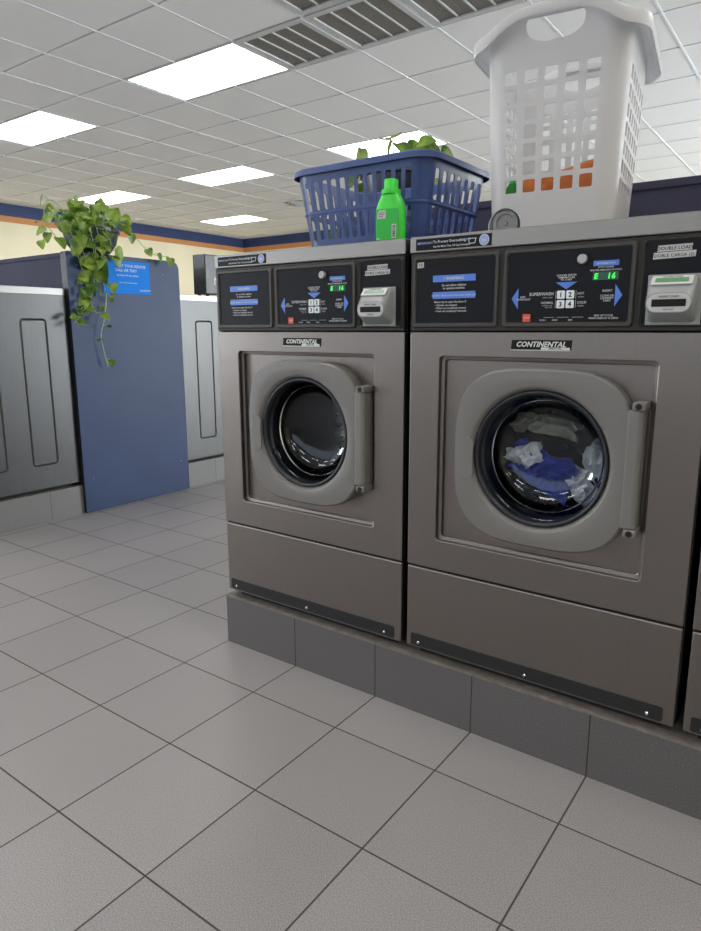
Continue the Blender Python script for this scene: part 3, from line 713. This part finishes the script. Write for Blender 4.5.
# ------------------------------------------------------------------ blue laundry basket
TOP = 1.272
def basket(name, W0, D0, W1, D1, HT, r0, r1, steps, m, th, lip, mid=None):
    """open rectangular tub: floor, tapered wall, rolled lip"""
    def rr(w, d, z, r): return [(x, y, z) for x, y in rrect(-w/2, w/2, -d/2, d/2, r, 7)]
    LLs = [rr(W0*.02, D0*.02, .004, .0005), rr(W0-.02, D0-.02, .004, max(r0-.01, .005)), rr(W0, D0, .012, r0)]
    for i in range(1, steps+1):
        t = i/steps; LLs.append(rr(W0+(W1-W0)*t, D0+(D1-D0)*t, .012+(HT-.012)*t, r0+(r1-r0)*t))
    b = MB(); b.loops(LLs, cap0=True)
    return b, rr
bb = empty('laundry_basket', (-.427, .445, TOP)); tag(bb, 'blue plastic slotted laundry basket on the left washer', 'laundry basket')
BW0, BD0, BW1, BD1, BH = .385, .315, .447, .365, .217
b, rr = basket('b', BW0, BD0, BW1, BD1, BH-.006, .045, .055, 6, None, .003, None)
b.loops([rr(BW1, BD1, BH-.006, .055), rr(BW1+.022, BD1+.022, BH, .066), rr(BW1+.030, BD1+.030, BH-.003, .070), rr(BW1+.030, BD1+.030, BH-.016, .070)])
bmesh.ops.remove_doubles(b.bm, verts=b.bm.verts[:], dist=.0002)
o = b.build('tub', 'blue_plastic', bb); sd = o.modifiers.new('s', 'SOLIDIFY'); sd.thickness = .0032; sd.offset = 0; apply_mods(o)
c = MB()
def slots(nx, half, zr, axis, wid):
    for i in range(nx):
        p = -half+2*half*i/(nx-1)
        for z0, z1 in zr:
            pts = rrect(-wid/2, wid/2, z0, z1, wid*.28, 2)
            # spread the slots outwards with the taper of the wall
            f = lambda z: p*(1+.13*(z/BH-.5))
            if axis == 'y': c.loops([[(x+f(z), y, z) for x, z in pts] for y in (-.3, .3)], cap0=True, cap1=True)
            else: c.loops([[(y, x+f(z), z) for x, z in pts] for y in (-.3, .3)], cap0=True, cap1=True)
slots(12, .160, ((.028, .094), (.108, .184)), 'y', .0185)
cut(o, c); c = MB()
slots(7, .115, ((.028, .094), (.108, .184)), 'x', .022)
cut(o, c)
for p in o.data.polygons: p.use_smooth = True
o.data.set_sharp_from_angle(angle=R(35))
b = MB()
zz = .101; t_ = zz/BH; w_, d_ = BW0+(BW1-BW0)*t_+.003, BD0+(BD1-BD0)*t_+.003
b.loops([rr(w_, d_, zz-.004, .05), rr(w_+.005, d_+.005, zz, .052), rr(w_+.001, d_+.001, zz+.004, .05)])
b.build('band', 'blue_plastic', bb, smooth=True, auto=False)

# ------------------------------------------------------------------ green bottle
gb = empty('detergent_bottle', (-.287, .227, TOP), R(8)); tag(gb, 'bright green detergent bottle with green cap in front of the blue basket', 'bottle')
def oval(hw, hd, z, n=32, e=2.6):
    l = []
    for i in range(n):
        a = 2*math.pi*i/n; ca, sa = math.cos(a), math.sin(a); r = (abs(ca/hw)**e+abs(sa/hd)**e)**(-1/e); l.append((ca*r, sa*r, z))
    return l
b = MB(); b.loops([oval(.034, .017, 0), oval(.0385, .0205, .003), oval(.0395, .0215, .02), oval(.0395, .0215, .072), oval(.0385, .021, .083), oval(.034, .0195, .095), oval(.027, .0185, .107), oval(.0235, .0180, .114), oval(.0232, .0178, .118)], cap0=True, cap1=True)
b.build('bottle_body', 'green_plastic', gb, smooth=True)
b = MB(); b.lathe((0, 0), [(.0225, .112), (.0245, .113), (.0245, .124), (.0185, .1255), (.0180, .127), (.0178, .146), (.0165, .149), (.0001, .1495)], n=32, axis='z', cap0=True)
b.build('cap', 'green_plastic', gb, smooth=True)
b = MB(); b.loops([[(x, -.0222+.0, z) for x, z in rrect(-.031, .031, .006, .076, .006, 3)], [(x, -.0212, z) for x, z in rrect(-.031, .031, .006, .076, .006, 3)]], cap0=True, cap1=True); b.build('dark_label', 'green_label', gb)
b = MB(); b.prism([(-.028, .053), (-.004, .053), (-.004, .073), (-.022, .073), (-.027, .067)], -.0230, -.0222); b.build('white_label', 'white_label', gb)
b = MB(); b.prism(rrect(.013, .025, .004, .038, .001, 2), -.0230, -.0222); b.build('code_label', 'white_label', gb)
b = MB()
random.seed(4)
z = .007
while z < .035: h = random.choice((.0008, .0014, .002)); b.box(.015, .023, -.0233, -.0230, z, z+h); z += h+.0012
b.box(-.024, -.008, -.0233, -.0230, .066, .0672); b.box(-.024, -.010, -.0233, -.0230, .062, .0632); b.box(-.024, -.012, -.0233, -.0230, .058, .0592)
b.build('print', 'black_ink', gb)

# ------------------------------------------------------------------ white hamper
wh = empty('laundry_hamper', (.062, .497, TOP), R(8)); tag(wh, 'tall white plastic laundry hamper with square holes on the middle washer', 'laundry hamper')
HW0, HD0, HW1, HD1, HH = .288, .325, .325, .37, .436
b, rr = basket('h', HW0, HD0, HW1, HD1, HH, .045, .055, 10, None, .003, None)
b.loops([rr(HW1, HD1, HH, .055), rr(HW1+.006, HD1+.006, HH+.006, .058), rr(HW1+.040, HD1+.040, HH+.009, .072), rr(HW1+.066, HD1+.066, HH+.002, .082), rr(HW1+.071, HD1+.071, HH-.008, .084), rr(HW1+.067, HD1+.067, HH-.026, .082)])
bmesh.ops.remove_doubles(b.bm, verts=b.bm.verts[:], dist=.0002)
# the rim arches up over the grips at front and back
es = [e for e in b.bm.edges if abs(e.verts[0].co.x-e.verts[1].co.x) > .1 and abs(e.verts[0].co.z-e.verts[1].co.z) < .001 and e.calc_length() > .15 and e.verts[0].co.z > .2]
bmesh.ops.subdivide_edges(b.bm, edges=es, cuts=15, use_grid_fill=True)
for v in b.bm.verts:
    if v.co.z > .34 and abs(v.co.x) < .16 and abs(v.co.y) > HD1/2-.03:
        k_ = max(0, 1-(v.co.x/.16)**2); k_ = k_*k_*(3-2*k_)
        v.co.z += .038*k_*min(1, (v.co.z-.34)/.06)+(.010*k_ if v.co.z < HH-.02 and abs(v.co.y) > HD1/2+.02 else 0)
o = b.build('tub', 'white_plastic', wh); sd = o.modifiers.new('s', 'SOLIDIFY'); sd.thickness = .003; sd.offset = 0; apply_mods(o)
c = MB()
for i in range(5):
    for j in range(7):
        x = (i-2)*.0445-.004; z = .112+j*.0392
        f = 1+.12*(z/HH-.5)
        pts = rrect(x*f-.0145, x*f+.0145, z-.0145, z+.0145, .0035, 2)
        c.loops([[(a, y, q) for a, q in pts] for y in (-.4, .4)], cap0=True, cap1=True)
pts = [(-.060, .464), (-.065, .455)]+[(-.064*math.cos(R(a)), 0.448-.036*math.sin(R(a))**.8) for a in range(5, 176, 10)]+[(.065, .455), (.060, .464)]
c.loops([[(x, y, z) for x, z in pts] for y in (-HD1/2-.012, -HD1/2+.06)], cap0=True, cap1=True)
c.loops([[(x, y, z) for x, z in pts] for y in (HD1/2-.06, HD1/2+.012)], cap0=True, cap1=True)
cut(o, c); c = MB()
for i in range(6):
    for j in range(7):
        x = (i-2.5)*.0425; z = .107+j*.0395
        f = 1+.12*(z/HH-.5)
        pts = rrect(x*f-.0145, x*f+.0145, z-.0145, z+.0145, .0035, 2)
        c.loops([[(y, a, q) for a, q in pts] for y in (-.4, .4)], cap0=True, cap1=True)
cut(o, c)
c = MB(); c.cyl((-.104, .026), .040, -.5, -.120, 40); cut(o, c)
for p in o.data.polygons: p.use_smooth = True
o.data.set_sharp_from_angle(angle=R(35))
b = MB(); b.lathe((-.104, .026), [(.040, -.158), (.040, -.115), (.0001, -.115)], n=40); b.lathe((-.104, .026), [(.040, -.158), (.0415, -.158), (.0415, -.115)], n=40)

for v in b.bm.verts: v.co.z = max(v.co.z, .001)
b.build('wheel_arch', 'white_plastic', wh, smooth=True)
b = MB(); b.lathe((-.104, .0325), [(.0001, -.1545), (.005, -.1545), (.006, -.152), (.021, -.152), (.022, -.156), (.031, -.156), (.0325, -.153), (.0325, -.122), (.0001, -.122)], n=36)
b.build('wheel', 'wheel_grey', wh, smooth=True)

# things inside the hamper
j_ = empty('detergent_jug', (.077, .452, TOP+.0075), R(8)); tag(j_, 'orange detergent jug lying inside the white hamper', 'jug')
b = MB()
L_ = []
for x, s in ((-.095, .72), (-.085, .95), (-.02, 1.0), (.06, 1.02), (.085, 1.0), (.095, .9)):
    top = .138+.030*max(0, (x+.0)/.095)
    L_.append([(x, y*s, (z*s*top/.1)+(1-s)*.03) for y, z in rrect(-.075, .075, .0, .1, .018, 4)])
b.loops(L_, cap0=True, cap1=True); b.build('jug_body', 'orange_plastic', j_, smooth=True, bevel=.003)
b = MB(); b.loops([[(x, r*math.cos(2*math.pi*i/20), .045+r*math.sin(2*math.pi*i/20)) for i in range(20)] for x, r in ((-.094, .026), (-.106, .026), (-.110, .022))], cap0=True, cap1=True); b.build('cap', 'dark_green', j_, smooth=True)
g_ = empty('small_bottle', (-.040, .415, TOP+.0075), R(8)); tag(g_, 'green bottle at the left inside the white hamper', 'bottle')
b = MB(); b.loops([oval(.012, .010, 0), oval(.017, .013, .003), oval(.017, .013, .120), oval(.010, .010, .132)], cap0=True, cap1=True); b.build('bottle_body', 'dark_green', g_, smooth=True)
b = MB(); b.lathe((0, 0), [(.0085, .131), (.0085, .148), (.0001, .149)], n=20, axis='z', cap0=True); b.build('cap', 'green_plastic', g_, smooth=True)

# ------------------------------------------------------------------ blue notice on the end panel
sg = empty('notice_sign', (-2.7715, 1.22, 1.35)); tag(sg, 'bright blue notice with white lettering on the navy end panel', 'sign')
def ysheet(name, m, y0, y1, z0, z1, x, th, par, bev=0):
    b = MB(); b.box(x, x+th, y0, y1, z0, z1); return b.build(name, m, par, (2.7715, -1.22, -1.35))
ysheet('board', 'sign_blue', 1.055, 1.378, 1.257, 1.442, -2.7712, .003, sg)
lettering('lettering', [('AT YOUR SERVICE', 1.260, 1.409, .0155, 'CENTER', 0), ('CALL OR TEXT', 1.215, 1.383, .0155, 'CENTER', 0), ('for help with any machine', 1.225, 1.358, .010, 'CENTER', 0),
    ('please note the machine number', 1.225, 1.318, .0065, 'CENTER', 0), ('LAUNDRY', 1.338, 1.275, .012, 'CENTER', .1)], -2.7675, 'white_ink', sg, (2.7715, -1.22, -1.35), plane='x')

# ------------------------------------------------------------------ black box on the far machine
bx = empty('black_box', (-2.85, 2.03, TOP)); tag(bx, 'black box with white mark standing on the pale machine at left', 'box')
b = MB(); b.box(-.06, .06, -.19, .17, .012, .268); b.build('box_body', 'box_black', bx, bevel=.006)
for sx in (-.04, .04):
    for sy in (-.16, .14):
        b = MB(); b.cyl((sx, sy), .012, 0, .013, 12, 'z'); b.build('foot', 'gap_black', bx)
lettering('lettering', [('N', .0, 0, .05, 'CENTER', 0)], .0605, 'white_label', bx, plane='x').data.transform(Matrix.Translation((0, -.09, .075)))

# ------------------------------------------------------------------ potted pothos plants
def leaf_geo(bm, base, direction, normal, size, curl=.25):
    d = Vector(direction).normalized(); n = Vector(normal); n = (n-d*n.dot(d)).normalized(); s = d.cross(n)
    prof = [(0, .0), (-.10, .30), (.06, .46), (.28, .48), (.52, .36), (.76, .19), (1.0, .0)]
    ctr = [bm.verts.new(Vector(base)+d*size*t-n*size*curl*t*t) for t in (0, .02, .06, .28, .52, .76)]
    tip = bm.verts.new(Vector(base)+d*size-n*size*curl)
    for sg_ in (1, -1):
        ed = [bm.verts.new(Vector(base)+d*size*t+s*sg_*w*size+n*size*(.10*w/.48-curl*max(t, 0)**2)) for t, w in prof[1:-1]]
        for i in range(len(ed)-1):
            q = [ctr[i+1], ctr[i+2] if i+2 < len(ctr) else tip, ed[i+1], ed[i]]
            bm.faces.new(q if sg_ > 0 else q[::-1])
        bm.faces.new([ctr[0], ctr[1], ed[0]] if sg_ > 0 else [ed[0], ctr[1], ctr[0]])
        bm.faces.new([ctr[-1], tip, ed[-1]] if sg_ > 0 else [ed[-1], tip, ctr[-1]])
def plant(name, loc, label, rng, vines, nleaf, potr=.155, poth=.15, size=(.045, .085), dirface=Vector((.85, -.5, 0)), crown=(.02, .17)):
    t = empty(name, loc); tag(t, label, 'potted plant')
    b = MB(); b.lathe((0, 0), [(.001, .0), (potr*.42, .0), (potr*.66, .02), (potr*.88, .065), (potr*.98, poth*.85), (potr*1.04, poth*.87), (potr*1.04, poth), (potr*.97, poth), (potr*.93, poth*.8), (.001, poth*.78)], n=40, axis='z')
    b.build('pot', 'pot_black', t, smooth=True)
    b = MB(); b.lathe((0, 0), [(potr*.93, poth*.82), (.03, poth*.9), (.001, poth*.9)], n=24, axis='z'); b.build('soil', 'soil', t)
    F = bmesh.new(); St = MB()
    def add_leaf(p, size_, out):
        tilt = Vector((rng.uniform(-.5, .5), rng.uniform(-.5, .5), rng.uniform(-.9, .35)))
        d = (out*.5+tilt+Vector((0, 0, -.25))).normalized()
        nrm = Vector((.5, -.45, .75))+Vector((rng.uniform(-.5, .5), rng.uniform(-.5, .5), rng.uniform(-.3, .4)))
        leaf_geo(F, p, d, nrm, size_, rng.uniform(.1, .4))
    for i in range(nleaf):                                   # crown
        a = rng.uniform(0, 2*math.pi); r = potr*rng.uniform(.35, 1.25)
        h = poth+rng.uniform(*crown)*(1.15-r/potr*.45)
        base = Vector((math.cos(a)*potr*.35, math.sin(a)*potr*.35, poth*.85)); p = Vector((math.cos(a)*r, math.sin(a)*r, h))
        mid = (base+p)/2+Vector((0, 0, .05)); 
        St.tube([base, (base+mid)/2+Vector((0, 0, .012)), mid, (mid+p)/2+Vector((0, 0, .008)), p], .0019, 5)
        add_leaf(p, rng.uniform(*size), Vector((math.cos(a), math.sin(a), 0)))
    for v in vines:                                          # each vine: local points, leaf spacing, leaf size
        pts, step, sz = v
        pts = [Vector(p) for p in pts]; fine = []
        for i in range(len(pts)-1):
            p0, p1, p2, p3 = pts[max(i-1, 0)], pts[i], pts[i+1], pts[min(i+2, len(pts)-1)]
            for k_ in range(6):
                q = k_/6; fine.append(.5*((2*p1)+(p2-p0)*q+(2*p0-5*p1+4*p2-p3)*q*q+(3*p1-p0-3*p2+p3)*q**3))
        fine.append(pts[-1]); St.tube(fine, .0022, 5)
        acc = 0
        for i in range(1, len(fine)):
            acc += (fine[i]-fine[i-1]).length
            if acc > step:
                acc = 0; side = Vector((rng.uniform(-.2, 1), rng.uniform(-1, 1), rng.uniform(-.4, .4))).normalized()
                e = fine[i]+side*.03; St.tube([fine[i], (fine[i]+e)/2+Vector((0, 0, .006)), e], .0014, 4)
                add_leaf(e, rng.uniform(*sz), side)
    St.build('stems', 'stem', t, smooth=True)
    me = bpy.data.meshes.new('foliage'); F.to_mesh(me); F.free(); me.materials.append(M['leaf'])
    o = bpy.data.objects.new('foliage', me); C.objects.link(o); o.parent = t
    for p in me.polygons: p.use_smooth = True
    o.modifiers.new('sub', 'SUBSURF').levels = 1; o.modifiers['sub'].render_levels = 1
    return t
rng = random.Random(11)
PLX, PLY, PLZ = -2.92, 1.10, 1.4697
def V(y, z, x=-2.74): return (x-PLX, y-PLY, z-PLZ)      # world point on the panel side -> plant-local
vines = [([(0.02, -.05, .14), V(.93, 1.60, -2.76), V(.92, 1.50), V(.95, 1.38), V(.95, 1.27, -2.755), V(.97, 1.17, -2.755), V(.99, 1.14)], .034, (.05, .085)),
         ([(0.02, -.08, .14), V(.87, 1.62, -2.78), V(.88, 1.52), V(.90, 1.42), V(.93, 1.30), V(.92, 1.20), V(.89, 1.13), V(.84, 1.09)], .034, (.045, .085)),
         ([(0.05, 0, .14), V(.98, 1.60, -2.74), V(1.0, 1.50), V(1.02, 1.40), V(1.05, 1.33), V(1.07, 1.30)], .032, (.05, .085)),
         ([(0.05, .03, .14), V(1.02, 1.60, -2.74), V(1.05, 1.50), V(1.02, 1.38), V(1.05, 1.25), V(1.03, 1.12), V(1.00, 1.02), V(1.01, .93), V(1.03, .84)], .085, (.03, .05)),
         ([(0.03, .06, .14), V(1.16, 1.66, -2.76), V(1.28, 1.58, -2.75), V(1.38, 1.50, -2.75), V(1.50, 1.49, -2.74)], .075, (.05, .075)),
         ([(-.02, -.10, .14), V(.80, 1.66, -2.80), V(.74, 1.56, -2.78), V(.73, 1.48, -2.78)], .05, (.045, .075)),
         ([(-.02, -.10, .14), V(.85, 1.70, -2.80), V(.79, 1.72, -2.82), V(.77, 1.62, -2.82), V(.83, 1.50, -2.78)], .04, (.05, .08))]
vines += [([(0.05, -.06, .14), V(.90, 1.64, -2.74), V(.96, 1.54, -2.72), V(.99, 1.45, -2.73), V(1.0, 1.40, -2.74)], .026, (.05, .085)), ([(0.05, -.02, .14), V(1.06, 1.62, -2.74), V(1.09, 1.53, -2.72), V(1.08, 1.45, -2.73)], .03, (.05, .085))]
plant('potted_pothos', (PLX, PLY, PLZ), 'trailing pothos in a black pot on top of the navy end panel', rng, vines, 50, size=(.055, .10), crown=(.03, .18))
rng = random.Random(5)
p2v = [([(-.06, -.02, .16), (-.17, -.06, .16), (-.20, -.08, .06), (-.21, -.09, -.02), (-.20, -.10, -.10)], .03, (.05, .08)), ([(.06, -.02, .16), (.18, -.08, .15), (.21, -.10, .06), (.22, -.12, -.02)], .035, (.05, .08)),
       ([(-.06, .02, .16), (-.13, -.05, .22), (-.18, -.08, .20)], .03, (.06, .09))]
plant('potted_pothos', (-.80, 1.06, 1.4625), 'pothos in a black pot behind the blue laundry basket', rng, p2v, 12, potr=.14, poth=.19, size=(.07, .11), crown=(.06, .125))
